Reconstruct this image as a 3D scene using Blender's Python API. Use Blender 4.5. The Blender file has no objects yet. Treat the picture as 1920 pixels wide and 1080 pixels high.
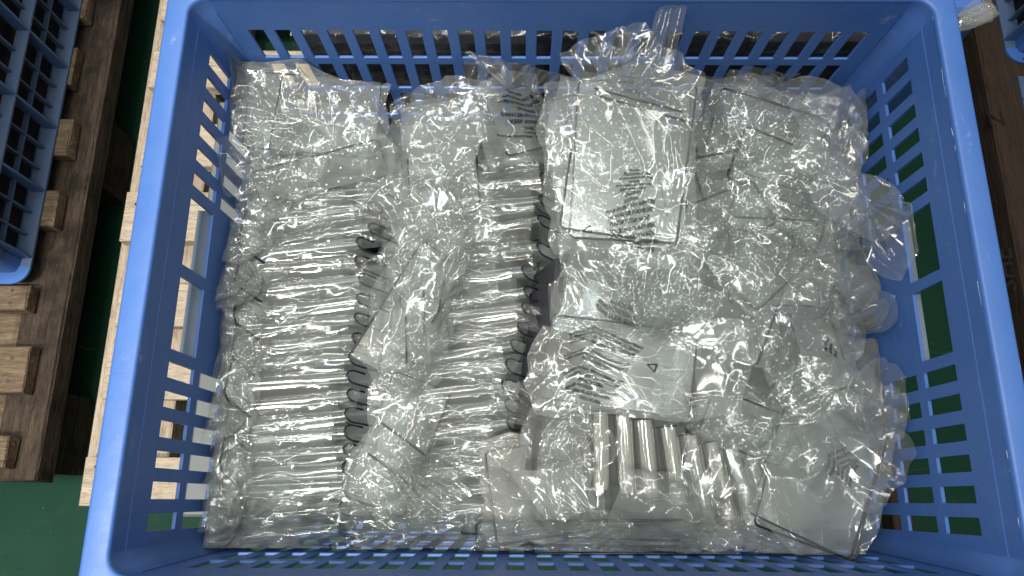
import bpy, math, random
import numpy as np
from mathutils import Vector, Matrix, Euler
from mathutils.geometry import delaunay_2d_cdt

# ---------------------------------------------------------------- camera, world, lights
sc = bpy.context.scene
COL = sc.collection
F_PX, CAM, ROT = 1403.1, (-0.0324, -0.1236, 0.4961), (0.2772, 0.0047, 0.0069)
cam_d = bpy.data.cameras.new('camera'); cam = bpy.data.objects.new('camera', cam_d); COL.objects.link(cam)
cam.location = CAM; cam.rotation_euler = ROT
cam_d.sensor_width = 36.0; cam_d.lens = F_PX / 1920 * 36.0
cam_d.clip_start = 0.01; cam_d.clip_end = 60
sc.camera = cam
w = bpy.data.worlds.new('World'); sc.world = w; w.use_nodes = True
w.node_tree.nodes['Background'].inputs[0].default_value = (0.86, 0.93, 1.0, 1)
w.node_tree.nodes['Background'].inputs[1].default_value = 0.11
def area(name, loc, target, sx, sy, power, col):
    l = bpy.data.lights.new(name, 'AREA'); l.shape = 'RECTANGLE'; l.size = sx; l.size_y = sy; l.energy = power; l.color = col
    o = bpy.data.objects.new(name, l); COL.objects.link(o); o.location = loc
    o.rotation_euler = (Vector(target) - Vector(loc)).to_track_quat('-Z', 'Y').to_euler()
    return o
def spot(name, loc, target, power, size, cone, blend, col):
    l = bpy.data.lights.new(name, 'SPOT'); l.energy = power; l.shadow_soft_size = size; l.spot_size = math.radians(cone); l.spot_blend = blend; l.color = col
    o = bpy.data.objects.new(name, l); COL.objects.link(o); o.location = loc
    o.rotation_euler = (Vector(target) - Vector(loc)).to_track_quat('-Z', 'Y').to_euler(); return o
spot('ceiling_lamp_key', (-.80, -1.0, 2.6), (-.48, -.10, -.2), 290, .05, 28, .8, (1.0, .95, .86))
for (x, y, sx, sy, p_, c_) in ((-1.0, -.2, .08, 2.4, 50, (.93, .97, 1.0)), (-.45, .9, .06, 2.0, 14, (1.0, .97, .88)), (.9, .3, .06, 2.4, 11, (.95, .98, 1.0)),
                               (-.1, 1.5, 2.4, .07, 18, (1.0, .96, .86)), (-.3, -.95, 2.4, .07, 22, (1.0, .95, .84)), (.1, -.35, .16, .16, 11, (1.0, .94, .80))):
    area('added_strip_light', (x, y, 2.5), (x * .2, y * .2, -.1), sx, sy, p_, c_)  # added strip lights for fill and film glints, none of them seen
sc.view_settings.view_transform = 'Standard'; sc.view_settings.look = 'None'
sc.view_settings.gamma = 1; sc.view_settings.exposure = 0.0; sc.view_settings.use_curve_mapping = False
cy = sc.cycles
cy.max_bounces = 7; cy.diffuse_bounces = 3; cy.glossy_bounces = 3; cy.transmission_bounces = 4
cy.transparent_max_bounces = 40; cy.caustics_reflective = False; cy.caustics_refractive = False
cy.use_denoising = True; cy.sample_clamp_indirect = 4

def at(px, py, z):
    """point at height z that the photograph shows at pixel px, py"""
    R = Euler(ROT).to_matrix()
    q = R @ Vector(((px - 960) / F_PX, -(py - 540) / F_PX, -1.0))
    t = (z - CAM[2]) / q.z
    return Vector((CAM[0] + q.x * t, CAM[1] + q.y * t, z))

# ---------------------------------------------------------------- materials
def new_mat(name):
    m = bpy.data.materials.new(name); m.use_nodes = True; nt = m.node_tree
    for n in list(nt.nodes): nt.nodes.remove(n)
    out = nt.nodes.new('ShaderNodeOutputMaterial')
    return m, nt, out
def nd(nt, t, **kw):
    n = nt.nodes.new(t)
    for k, v in kw.items():
        if k in n.inputs: n.inputs[k].default_value = v
        else: setattr(n, k, v)
    return n
def noise(nt, scale, detail=4, rough=.55, vec=None, stretch=None, dist=0.0):
    tc = nd(nt, 'ShaderNodeTexCoord'); mp = nd(nt, 'ShaderNodeMapping')
    nt.links.new(tc.outputs['Object'], mp.inputs[0])
    if stretch: mp.inputs['Scale'].default_value = stretch
    n = nd(nt, 'ShaderNodeTexNoise'); n.inputs['Scale'].default_value = scale; n.inputs['Detail'].default_value = detail
    n.inputs['Roughness'].default_value = rough; n.inputs['Distortion'].default_value = dist
    nt.links.new(mp.outputs[0], n.inputs['Vector'])
    return n.outputs['Fac']
def ramp(nt, fac, stops):
    r = nd(nt, 'ShaderNodeValToRGB'); e = r.color_ramp.elements
    while len(e) < len(stops): e.new(.5)
    for k, (p, c) in enumerate(stops):
        e[k].position = p; e[k].color = (c[0], c[1], c[2], 1) if hasattr(c, '__len__') else (c, c, c, 1)
    nt.links.new(fac, r.inputs[0]); return r.outputs[0]
def mixc(nt, fac, a, b, mode='MIX'):
    m = nd(nt, 'ShaderNodeMix'); m.data_type = 'RGBA'; m.blend_type = mode
    for k, v in ((0, fac), (6, a), (7, b)):
        if isinstance(v, bpy.types.NodeSocket): nt.links.new(v, m.inputs[k])
        elif isinstance(v, (int, float)): m.inputs[k].default_value = v
        else: m.inputs[k].default_value = (*v, 1)
    return m.outputs[2]
def math_(nt, op, a, b=0.0, clamp=False):
    m = nd(nt, 'ShaderNodeMath'); m.operation = op; m.use_clamp = clamp
    for k, v in ((0, a), (1, b)):
        if isinstance(v, bpy.types.NodeSocket): nt.links.new(v, m.inputs[k])
        else: m.inputs[k].default_value = v
    return m.outputs[0]
def bump(nt, h, strength, dist):
    b = nd(nt, 'ShaderNodeBump'); b.inputs['Strength'].default_value = strength; b.inputs['Distance'].default_value = dist
    nt.links.new(h, b.inputs['Height']); return b.outputs[0]

def plastic(name, col, col2, rough=.42, scuff=.35):
    m, nt, out = new_mat(name)
    p = nd(nt, 'ShaderNodeBsdfPrincipled')
    big = ramp(nt, noise(nt, 9, 5, .6), [(.3, 0), (.7, 1)])
    c = mixc(nt, big, col, col2)
    sc1 = ramp(nt, noise(nt, 60, 8, .75, stretch=(1, .35, 1), dist=.4), [(.60, 0), (.76, 1)])
    patch = ramp(nt, noise(nt, 14, 3, .5), [(.42, 0), (.62, 1)])
    f = math_(nt, 'MULTIPLY', math_(nt, 'MULTIPLY', sc1, patch), scuff)
    c = mixc(nt, f, c, (.55, .62, .80))
    dirt = ramp(nt, noise(nt, 25, 6, .7), [(.62, 0), (.8, 1)])
    c = mixc(nt, math_(nt, 'MULTIPLY', dirt, .15), c, (.05, .07, .16))
    nt.links.new(c, p.inputs['Base Color'])
    r = ramp(nt, noise(nt, 40, 6, .7), [(.3, rough - .08), (.7, rough + .14)])
    nt.links.new(r, p.inputs['Roughness'])
    p.inputs['Specular IOR Level'].default_value = .5
    nt.links.new(bump(nt, noise(nt, 55, 5, .6), .22, .002), p.inputs['Normal'])
    nt.links.new(p.outputs[0], out.inputs[0]); return m
M = {}
M['blue'] = plastic('blue_plastic', (.046, .128, .385), (.062, .155, .43), .42, .45)
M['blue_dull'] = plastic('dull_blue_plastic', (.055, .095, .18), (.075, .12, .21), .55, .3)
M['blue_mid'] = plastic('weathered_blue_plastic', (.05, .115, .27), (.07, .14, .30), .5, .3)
M['pale'] = plastic('painted_light_plastic', (.12, .16, .21), (.10, .14, .20), .4, .2)  # lightened to stand for light from outside on the hand ledge

def wood(name, a, b, dark, along=0, worn=.5):
    m, nt, out = new_mat(name)
    p = nd(nt, 'ShaderNodeBsdfPrincipled')
    st = (1, 9, 9) if along == 0 else (9, 1, 9)
    g = noise(nt, 22, 8, .65, stretch=st, dist=.6)
    c = mixc(nt, ramp(nt, g, [(.32, 0), (.66, 1)]), a, b)
    d = ramp(nt, noise(nt, 16, 6, .6, stretch=(1.5, 1.5, 1.5)), [(.5, 0), (.72, 1)])
    c = mixc(nt, math_(nt, 'MULTIPLY', d, worn), c, dark)
    fine = ramp(nt, noise(nt, 120, 4, .6, stretch=st), [(.36, 1), (.5, 0)])
    c = mixc(nt, math_(nt, 'MULTIPLY', fine, .5), c, dark)
    nt.links.new(c, p.inputs['Base Color']); p.inputs['Roughness'].default_value = .75
    p.inputs['Specular IOR Level'].default_value = .2
    nt.links.new(bump(nt, g, 1.0, .004), p.inputs['Normal'])
    nt.links.new(p.outputs[0], out.inputs[0]); return m
M['wood'] = wood('pale_pine', (.56, .48, .37), (.43, .35, .26), (.17, .12, .085), 0, .35)
M['wood_y'] = wood('pale_pine_lengthwise', (.50, .42, .32), (.38, .30, .22), (.14, .10, .07), 1, .45)
M['wood_old'] = wood('worn_pine', (.25, .185, .12), (.12, .085, .056), (.035, .025, .018), 0, .9)
M['wood_dark'] = wood('dark_wet_timber', (.034, .025, .019), (.088, .064, .046), (.009, .007, .006), 1, .8)
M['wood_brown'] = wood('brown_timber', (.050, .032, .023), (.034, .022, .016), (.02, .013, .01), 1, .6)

def floor_mat():
    m, nt, out = new_mat('green_floor_paint')
    p = nd(nt, 'ShaderNodeBsdfPrincipled')
    c = mixc(nt, ramp(nt, noise(nt, 3, 5, .6), [(.3, 0), (.7, 1)]), (.005, .031, .018), (.007, .042, .025))
    s = ramp(nt, noise(nt, 35, 8, .8, stretch=(.3, 1.4, 1), dist=2), [(.60, 0), (.72, 1)])
    pt = ramp(nt, noise(nt, 6, 3, .5), [(.42, 0), (.62, 1)])
    c = mixc(nt, math_(nt, 'MULTIPLY', math_(nt, 'MULTIPLY', s, pt), .55), c, (.30, .36, .28))
    sp = ramp(nt, noise(nt, 260, 2, .5), [(.76, 0), (.80, 1)])
    c = mixc(nt, math_(nt, 'MULTIPLY', sp, .5), c, (.40, .45, .38))
    nt.links.new(c, p.inputs['Base Color'])
    nt.links.new(ramp(nt, noise(nt, 20, 6, .7), [(.3, .5), (.7, .7)]), p.inputs['Roughness']); p.inputs['Specular IOR Level'].default_value = .12
    nt.links.new(bump(nt, noise(nt, 30, 5, .6, stretch=(.3, 1, 1)), .25, .002), p.inputs['Normal'])
    nt.links.new(p.outputs[0], out.inputs[0]); return m
M['floor'] = floor_mat()

def film_mat(name, haze=.088, tint=(.97, .985, .985), gloss=.52, rough=.085, hazecol=(.92, .93, .87), face=.34):
    m, nt, out = new_mat(name)
    tr = nd(nt, 'ShaderNodeBsdfTransparent'); tr.inputs[0].default_value = (*tint, 1)
    df = nd(nt, 'ShaderNodeBsdfDiffuse'); df.inputs[0].default_value = (*hazecol, 1)
    tl = nd(nt, 'ShaderNodeBsdfTranslucent'); tl.inputs[0].default_value = (*hazecol, 1)
    mx = nd(nt, 'ShaderNodeMixShader', Fac=.45); nt.links.new(df.outputs[0], mx.inputs[1]); nt.links.new(tl.outputs[0], mx.inputs[2])
    lw = nd(nt, 'ShaderNodeLayerWeight', Blend=.5)
    f3 = math_(nt, 'POWER', lw.outputs['Facing'], 2.5)
    hz = math_(nt, 'ADD', math_(nt, 'MULTIPLY', f3, face), haze, True)
    base = nd(nt, 'ShaderNodeMixShader'); nt.links.new(hz, base.inputs[0])
    nt.links.new(tr.outputs[0], base.inputs[1]); nt.links.new(mx.outputs[0], base.inputs[2])
    gl = nd(nt, 'ShaderNodeBsdfGlossy', Roughness=rough); gl.inputs[0].default_value = (1, 1, 1, 1)
    fr = nd(nt, 'ShaderNodeFresnel', IOR=1.5)
    fg = math_(nt, 'ADD', math_(nt, 'MULTIPLY', fr.outputs[0], 1.25 * gloss), .01 * gloss, True)
    fin = nd(nt, 'ShaderNodeMixShader'); nt.links.new(fg, fin.inputs[0])
    nt.links.new(base.outputs[0], fin.inputs[1]); nt.links.new(gl.outputs[0], fin.inputs[2])
    nt.links.new(fin.outputs[0], out.inputs[0]); return m
M['film'] = film_mat('clear_film')
M['film_milky'] = film_mat('milky_film', haze=.18, hazecol=(.86, .84, .78))
M['film_clear'] = film_mat('very_clear_film', haze=.065)
M['ribs'] = film_mat('acrylic_painted_bright', haze=.42, tint=(.97, .97, .95), rough=.07, face=.2, hazecol=(.92, .89, .80), gloss=1.0)  # clear acrylic with the row's brightness put into a strong warm haze
M['wrap'] = film_mat('stretch_wrap', haze=.02, rough=.14)
M['acrylic'] = film_mat('clear_acrylic', haze=.08, tint=(.95, .97, .97), rough=.16, face=.10, gloss=.6)

def simple(name, col, rough=.4, spec=.5):
    m, nt, out = new_mat(name); p = nd(nt, 'ShaderNodeBsdfPrincipled')
    c = mixc(nt, noise(nt, 40, 4), col, tuple(min(1, x * 1.5) for x in col))
    nt.links.new(c, p.inputs['Base Color']); p.inputs['Roughness'].default_value = rough
    p.inputs['Specular IOR Level'].default_value = spec
    nt.links.new(p.outputs[0], out.inputs[0]); return m
M['edge'] = simple('dark_cut_edge', (.012, .014, .017), .25)
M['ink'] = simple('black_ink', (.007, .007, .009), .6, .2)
M['bump'] = simple('clear_bump', (.80, .82, .80), .1, 1.0)
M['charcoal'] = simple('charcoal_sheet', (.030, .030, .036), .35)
M['packed'] = simple('pale_packed_sheets', (.105, .115, .115), .5)
M['nail'] = simple('rusty_nail', (.05, .03, .02), .6)
M['marker'] = simple('black_marker', (.013, .010, .009), .7, .1)

# ---------------------------------------------------------------- builders
def link(name, me, mat, parent=None):
    o = bpy.data.objects.new(name, me); COL.objects.link(o)
    if mat and not me.materials: me.materials.append(mat)
    if parent: o.parent = parent
    return o
def mesh(name, V, Fc, mat, parent=None, smooth=False):
    me = bpy.data.meshes.new(name)
    me.from_pydata([tuple(map(float, v)) for v in V], [], [tuple(map(int, f)) for f in Fc])
    if smooth: me.polygons.foreach_set('use_smooth', [True] * len(me.polygons))
    me.validate(); me.update()
    return link(name, me, mat, parent)
def tag(o, label=None, cat=None, group=None, kind=None):
    if label: o['label'] = label
    if cat: o['category'] = cat
    if group: o['group'] = group
    if kind: o['kind'] = kind
    return o
def empty(name, loc=(0, 0, 0), rot=(0, 0, 0)):
    o = bpy.data.objects.new(name, None); COL.objects.link(o); o.location = loc; o.rotation_euler = rot
    o.empty_display_size = .01; return o
class MB:
    def __init__(s): s.v = []; s.f = []
    def add(s, V, Fc):
        b = len(s.v); s.v += [tuple(v) for v in V]; s.f += [tuple(i + b for i in f) for f in Fc]
    def box(s, x0, x1, y0, y1, z0, z1, ch=0.0, jit=0.0, rnd=None):
        # chamfered box
        c = ch
        P = []
        for z, k in ((z0, c), (z0 + c, 0), (z1 - c, 0), (z1, c)):
            P += [(x0 + k, y0 + k + 0, z), (x1 - k, y0 + k, z), (x1 - k, y1 - k, z), (x0 + k, y1 - k, z)]
        if rnd and jit: P = [(a + rnd.uniform(-jit, jit), b + rnd.uniform(-jit, jit), d) for a, b, d in P]
        Fc = [(3, 2, 1, 0), (12, 13, 14, 15)]
        for l in range(3):
            for k in range(4):
                a = l * 4 + k; b = l * 4 + (k + 1) % 4; Fc.append((a, b, b + 4, a + 4))
        s.add(P, Fc)
    def tube(s, pts, r, n=6, closed=False):
        pts = [Vector(p) for p in pts]; V = []; m = len(pts)
        for i, p in enumerate(pts):
            a = pts[(i - 1) % m] if (closed or i > 0) else p; b = pts[(i + 1) % m] if (closed or i < m - 1) else p
            d = (b - a).normalized(); u = d.orthogonal().normalized()
            if i and (u - pu).length > 1e-6:
                u = (pu - d * pu.dot(d)).normalized()
            pu = u; w_ = d.cross(u)
            for k in range(n):
                t = 2 * math.pi * k / n; V.append(p + (u * math.cos(t) + w_ * math.sin(t)) * r)
        Fc = []
        for i in range(m if closed else m - 1):
            for k in range(n):
                a = i * n + k; b = i * n + (k + 1) % n; c = ((i + 1) % m) * n
                Fc.append((a, b, c + (k + 1) % n, c + k))
        if not closed: Fc += [tuple(range(n))[::-1], tuple((m - 1) * n + k for k in range(n))]
        s.add(V, Fc)
    def build(s, name, mat, parent=None, smooth=False): return mesh(name, s.v, s.f, mat, parent, smooth)

def fnoise(rng, nv, nu, cells, seed_amp=1.0):
    """smooth random field by upsampling a coarse grid"""
    cv, cu = max(2, int(cells * nv / max(nu, nv)) + 2), max(2, int(cells * nu / max(nu, nv)) + 2)
    g = rng.standard_normal((cv, cu))
    y = np.linspace(0, cv - 1.001, nv); x = np.linspace(0, cu - 1.001, nu)
    yi = y.astype(int); xi = x.astype(int); fy = y - yi; fx = x - xi
    fy = fy * fy * (3 - 2 * fy); fx = fx * fx * (3 - 2 * fx)
    a = g[yi][:, xi]; b = g[yi][:, np.minimum(xi + 1, cu - 1)]
    c = g[np.minimum(yi + 1, cv - 1)][:, xi]; d = g[np.minimum(yi + 1, cv - 1)][:, np.minimum(xi + 1, cu - 1)]
    fx = fx[None]; fy = fy[:, None]
    return ((a * (1 - fx) + b * fx) * (1 - fy) + (c * (1 - fx) + d * fx) * fy) * seed_amp
def folds(rng, X, Y, n, ang, spread, w, a, length, up=.75):
    """long sharp creases: tent-shaped ridges along random lines"""
    F = np.zeros(np.broadcast(X, Y).shape)
    for _ in range(n):
        cx = rng.uniform(X.min(), X.max()); cy_ = rng.uniform(Y.min(), Y.max()); t = ang + rng.normal() * spread
        dx, dy = X - cx, Y - cy_; l = dx * math.cos(t) + dy * math.sin(t); dd = -dx * math.sin(t) + dy * math.cos(t) + rng.normal() * 4 * l * l
        L = length * rng.uniform(.4, 1.3); ww = w * rng.uniform(.5, 1.6) * (1 + .6 * l / L)
        F = F + (1 if rng.random() < up else -1) * a * rng.uniform(.4, 1.2) * np.maximum(0, 1 - np.abs(dd) / np.maximum(ww, .0012)) * np.clip(1.2 - np.abs(l) / L, 0, 1)
    return F
def facets(rng, X, Y, n, ang, spread, lam, slope, pivots=0, warp=.35):
    """film creased into flat facets: triangle waves of many directions, plus pleats that fan out from pinched points"""
    nv, nu = X.shape; F = np.zeros((nv, nu)); S = max(X.max() - X.min(), Y.max() - Y.min())
    for _ in range(n):
        t = ang + rng.normal() * spread; l = lam * math.exp(rng.uniform(-.7, .6))
        p = (-X * math.sin(t) + Y * math.cos(t)) / l + warp * .5 * fnoise(rng, nv, nu, 2) + rng.uniform(0, 9)
        m = np.clip(.55 + .6 * fnoise(rng, nv, nu, max(2, S / .05)), 0, 1.3)
        F += np.abs(2 * (p - np.floor(p)) - 1) * l * .5 * slope * m
    for _ in range(pivots):
        cx = rng.uniform(X.min(), X.max()); cy_ = rng.uniform(Y.min(), Y.max())
        d = np.hypot(X - cx, Y - cy_) + 1e-6; w_ = rng.uniform(.22, .45); a = np.arctan2(Y - cy_, X - cx)
        p = a / w_ + .25 * fnoise(rng, nv, nu, 4) + rng.uniform(0, 9); sec = np.clip(1.3 * np.cos(a - rng.uniform(0, 6.28)) + .3, 0, 1)
        F += np.abs(2 * (p - np.floor(p)) - 1) * np.minimum(d, .022) * w_ * .5 * slope * 1.8 * np.exp(-(d / .038) ** 2) * sec
    return F
def tri_field(rng, X, Y, sp, ang=0.0, an=1.0):
    """piecewise flat random relief: a jittered net of points, triangulated, heights in -1..1 (film breaks into flat facets)"""
    A = (X * math.cos(ang) + Y * math.sin(ang)) / an; B = -X * math.sin(ang) + Y * math.cos(ang)
    a0, b0 = A.min() - sp * 1.5, B.min() - sp * 1.5; na = int((A.max() + sp * 1.5 - a0) / sp) + 2; nb = int((B.max() + sp * 1.5 - b0) / sp) + 2
    pts = []
    for i in range(na):
        for j in range(nb): pts.append(Vector((a0 + (i + rng.uniform(-.42, .42)) * sp, b0 + (j + rng.uniform(-.42, .42)) * sp)))
    v, e, f = delaunay_2d_cdt(pts, [], [], 0, 1e-8)[:3]
    h = rng.uniform(-1, 1, len(v)); F = np.zeros(A.shape)
    for t in f:
        p, q, r = v[t[0]], v[t[1]], v[t[2]]
        D = (q.y - r.y) * (p.x - r.x) + (r.x - q.x) * (p.y - r.y)
        if abs(D) < 1e-14: continue
        ba = min(p.x, q.x, r.x); bb = max(p.x, q.x, r.x); bc = min(p.y, q.y, r.y); bd = max(p.y, q.y, r.y)
        ii = np.nonzero((A >= ba) & (A <= bb) & (B >= bc) & (B <= bd))
        if not len(ii[0]): continue
        x, y = A[ii], B[ii]
        l1 = ((q.y - r.y) * (x - r.x) + (r.x - q.x) * (y - r.y)) / D; l2 = ((r.y - p.y) * (x - r.x) + (p.x - r.x) * (y - r.y)) / D; l3 = 1 - l1 - l2
        k = (l1 >= -1e-6) & (l2 >= -1e-6) & (l3 >= -1e-6)
        F[ii[0][k], ii[1][k]] = (l1 * h[t[0]] + l2 * h[t[1]] + l3 * h[t[2]])[k]
    return F
def creases(rng, X, Y, groups, per, length, a, w, ang=None, spread=.35, down=.3):
    """slack film: mostly smooth, with sharp long creases that fan out from pinched points"""
    F = np.zeros(X.shape); x0, x1, y0, y1 = X.min(), X.max(), Y.min(), Y.max()
    for _ in range(groups):
        px, py = rng.uniform(x0, x1), rng.uniform(y0, y1)
        t0 = math.atan2((y0 + y1) / 2 - py, (x0 + x1) / 2 - px) + rng.normal() * .7 if ang is None else ang + rng.normal() * .2 + (math.pi if rng.random() < .5 else 0)
        for _ in range(int(per * rng.uniform(.5, 1.6)) + 1):
            t = t0 + rng.normal() * spread; qx, qy = px + rng.normal() * .004, py + rng.normal() * .004
            L = length * rng.uniform(.25, 1.2); k = rng.normal() * 1.2
            dx, dy = X - qx, Y - qy; l = dx * math.cos(t) + dy * math.sin(t); d = -dx * math.sin(t) + dy * math.cos(t) + k * l * l
            ww = w * rng.uniform(.6, 1.6) * (.7 + .8 * np.clip(l / L, 0, 1)); am = a * rng.uniform(.4, 1.3)
            win = np.clip(l / .004 + .3, 0, 1) * np.clip((L - l) / (L * .45), 0, 1)
            F += (-.7 if rng.random() < down else 1) * am * np.exp(-np.abs(d) / ww) * win
    return F
def _pr(A, B, L, k):
    d = B - A; l = np.sqrt((d * d).sum(-1)) + 1e-9
    c = (.5 * k * (l - L) / l)[..., None] * d
    A += c; B -= c
def _pmin(A, B, L, k):
    d = B - A; l = np.sqrt((d * d).sum(-1)) + 1e-9
    c = (.5 * k * np.minimum(l - L, 0) / l)[..., None] * d
    A += c; B -= c
def relax(P, Lu, Lv, collide, it=90, grav=-.00002, bend=.25, pin=None):
    """crumple a sheet that has more film than room: stretch, shear and bend constraints against the thing inside"""
    Q = P.copy(); Ld = np.sqrt(Lu[:-1, :] ** 2 + Lv[:, :-1] ** 2)
    P0 = P.copy()
    for k in range(it):
        V = (P - Q) * .88; Q = P.copy(); P += V; P[..., 2] += grav
        for o in (0, 1):
            n = P[:, o:-1:2].shape[1]; _pr(P[:, o:-1:2], P[:, o + 1::2][:, :n], Lu[:, o::2][:, :n], 1)
            n = P[o:-1:2].shape[0]; _pr(P[o:-1:2], P[o + 1::2][:n], Lv[o::2][:n], 1)
        for o in (0, 1):
            n = min(P[o:-1:2].shape[0], P[o + 1::2].shape[0])
            _pr(P[o:-1:2, :-1][:n, ::1][:, 0::2], P[o + 1::2, 1:][:n][:, 0::2], Ld[o::2][:n][:, 0::2], .3)
            _pr(P[o:-1:2, 1:][:n][:, 0::2], P[o + 1::2, :-1][:n][:, 0::2], Ld[o::2][:n][:, 0::2], .3)
        for o in range(4):
            A = P[:, o:-2:4]; B = P[:, o + 2::4]; n = min(A.shape[1], B.shape[1])
            if n > 0: _pmin(A[:, :n], B[:, :n], 1.75 * Lu[:, o::4][:, :n], bend)
            A = P[o:-2:4]; B = P[o + 2::4]; n = min(A.shape[0], B.shape[0])
            if n > 0: _pmin(A[:n], B[:n], 1.75 * Lv[o::4][:n], bend)
        for st in (4, 8):
            if k % 2 == 0 and min(P.shape[:2]) > 3 * st:
                _pmin(P[:, :-st], P[:, st:], .90 * st * Lu[:, :1 - st], bend * .5)
                _pmin(P[:-st], P[st:], .90 * st * Lv[:1 - st], bend * .5)
        collide(P)
        if pin is not None: P[pin] = P0[pin]
    return P
def inside(P, parent):
    """film pressed against the crate walls instead of passing through them"""
    if parent is None or not parent.get('in_crate'): return P
    R = np.array(Euler(parent.rotation_euler).to_matrix()); T = np.array(parent.location)
    Wp = P @ R.T + T; z = np.clip(Wp[..., 2], -.29, 0)
    xm = W2 + TX * z - .0035; Wp[..., 0] = np.clip(Wp[..., 0], -xm, xm)
    Wp[..., 1] = np.clip(Wp[..., 1], YN - TN * z + .0035, YB - .0035)
    return (Wp - T) @ R
def grid_mesh(name, P, mat, parent):
    P = inside(P, parent)
    nv, nu = P.shape[:2]
    i = np.arange(nv * nu).reshape(nv, nu)
    Fc = np.stack([i[:-1, :-1], i[:-1, 1:], i[1:, 1:], i[1:, :-1]], -1).reshape(-1, 4)
    me = bpy.data.meshes.new(name)
    me.vertices.add(nv * nu); me.vertices.foreach_set('co', P.reshape(-1).astype(np.float32))
    me.loops.add(len(Fc) * 4); me.loops.foreach_set('vertex_index', Fc.reshape(-1).astype(np.int32))
    me.polygons.add(len(Fc)); me.polygons.foreach_set('loop_start', (np.arange(len(Fc)) * 4).astype(np.int32))
    me.polygons.foreach_set('loop_total', np.full(len(Fc), 4, np.int32))
    me.polygons.foreach_set('use_smooth', np.ones(len(Fc), bool))
    me.update(calc_edges=True); me.validate()
    return link(name, me, mat, parent)
def join_grids(name, Ps, mat, parent):
    Ps = [inside(p, parent) for p in Ps]
    V = []; Fs = []; b = 0
    for P in Ps:
        nv, nu = P.shape[:2]; i = np.arange(nv * nu).reshape(nv, nu) + b
        Fs.append(np.stack([i[:-1, :-1], i[:-1, 1:], i[1:, 1:], i[1:, :-1]], -1).reshape(-1, 4)); V.append(P.reshape(-1, 3)); b += nv * nu
    V = np.concatenate(V); Fc = np.concatenate(Fs)
    me = bpy.data.meshes.new(name)
    me.vertices.add(len(V)); me.vertices.foreach_set('co', V.reshape(-1).astype(np.float32))
    me.loops.add(len(Fc) * 4); me.loops.foreach_set('vertex_index', Fc.reshape(-1).astype(np.int32))
    me.polygons.add(len(Fc)); me.polygons.foreach_set('loop_start', (np.arange(len(Fc)) * 4).astype(np.int32))
    me.polygons.foreach_set('loop_total', np.full(len(Fc), 4, np.int32))
    me.polygons.foreach_set('use_smooth', np.ones(len(Fc), bool))
    me.update(calc_edges=True)
    return link(name, me, mat, parent)

# ---------------------------------------------------------------- floor
FZ = -.425
flo = mesh('floor', [(-6, -6, FZ), (6, -6, FZ), (6, 6, FZ), (-6, 6, FZ)], [(0, 1, 2, 3)], M['floor'])
tag(flo, kind='structure')
# ---------------------------------------------------------------- the big crate
W2, YB, YN, H = .2879, .2510, -.1705, .295
TX, TB, TN = .048, .0, .048
RC = .013
def ring(off, z, arc=6):
    """rounded rectangle at height z, 'off' outside the inner wall; corners: far-left, far-right, near-right, near-left (clockwise from above)"""
    x1 = W2 + TX * z + off; x0 = -x1; y1 = YB + TB * z + off; y0 = YN - TN * z - off; r = RC + max(off, 0) * .25
    return x0, x1, y0, y1, r
def sweep(profile, name, mat, parent, arc=6):
    V = []; n = None
    for off, z in profile:
        x0, x1, y0, y1, r = ring(off, z); L = []
        for cx, cy_, a0 in ((x0 + r, y1 - r, 180), (x1 - r, y1 - r, 90), (x1 - r, y0 + r, 0), (x0 + r, y0 + r, -90)):
            for k in range(arc + 1):
                t = math.radians(a0 - 90 * k / arc); L.append((cx + r * math.cos(t), cy_ + r * math.sin(t), z))
        n = len(L); V += L
    Fc = []
    for j in range(len(profile) - 1):
        for k in range(n): Fc.append((j * n + k, j * n + (k + 1) % n, (j + 1) * n + (k + 1) % n, (j + 1) * n + k))
    o = mesh(name, V, Fc, mat, parent, True); return o
def wall_panel(side, sb, zb, hole, thick, name, mat, parent):
    """one straight wall between two corner arcs, pierced where hole(s, z) is true"""
    def pos(s, z, off):
        x0, x1, y0, y1, r = ring(0, z)
        st = -.00035 if z < -.019 and side in 'LR' else 0
        if side == 'B': return (s * (x1 - r) / (W2 - RC), YB + TB * z + off + st, z)
        if side == 'N': return (s * (x1 - r) / (W2 - RC), y0 - off - st, z)
        cyy = (YB + YN) / 2
        yy = cyy + (s - cyy)
        yy = max(min(yy, y1 - RC), y0 + RC)
        if side == 'R': return (x1 + off + st, yy, z)
        return (x0 - off - st, yy, z)
    ns, nz = len(sb) - 1, len(zb) - 1
    solid = [[not hole((sb[i] + sb[i + 1]) / 2, (zb[j] + zb[j + 1]) / 2) for j in range(nz)] for i in range(ns)]
    V = []; idx = {}
    def vi(i, j, b):
        k = (i, j, b)
        if k not in idx: idx[k] = len(V); V.append(pos(sb[i], zb[j], thick if b else 0))
        return idx[k]
    Fc = []
    for i in range(ns):
        for j in range(nz):
            if not solid[i][j]: continue
            Fc.append((vi(i, j, 0), vi(i + 1, j, 0), vi(i + 1, j + 1, 0), vi(i, j + 1, 0)))
            Fc.append((vi(i, j, 1), vi(i, j + 1, 1), vi(i + 1, j + 1, 1), vi(i + 1, j, 1)))
            for (di, dj, a, b) in ((-1, 0, (i, j), (i, j + 1)), (1, 0, (i + 1, j + 1), (i + 1, j)), (0, -1, (i + 1, j), (i, j)), (0, 1, (i, j + 1), (i + 1, j + 1))):
                ii, jj = i + di, j + dj
                if ii < 0 or ii >= ns or jj < 0 or jj >= nz: continue
                if not solid[ii][jj]: Fc.append((vi(*a, 0), vi(*b, 0), vi(*b, 1), vi(*a, 1)))
    o = mesh(name, V, Fc, mat, parent)
    bm = o.modifiers.new('bevel', 'BEVEL'); bm.width = .0007; bm.segments = 2; bm.limit_method = 'ANGLE'
    return o
crate = empty('plastic_crate', (0, 0, 0))
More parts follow.
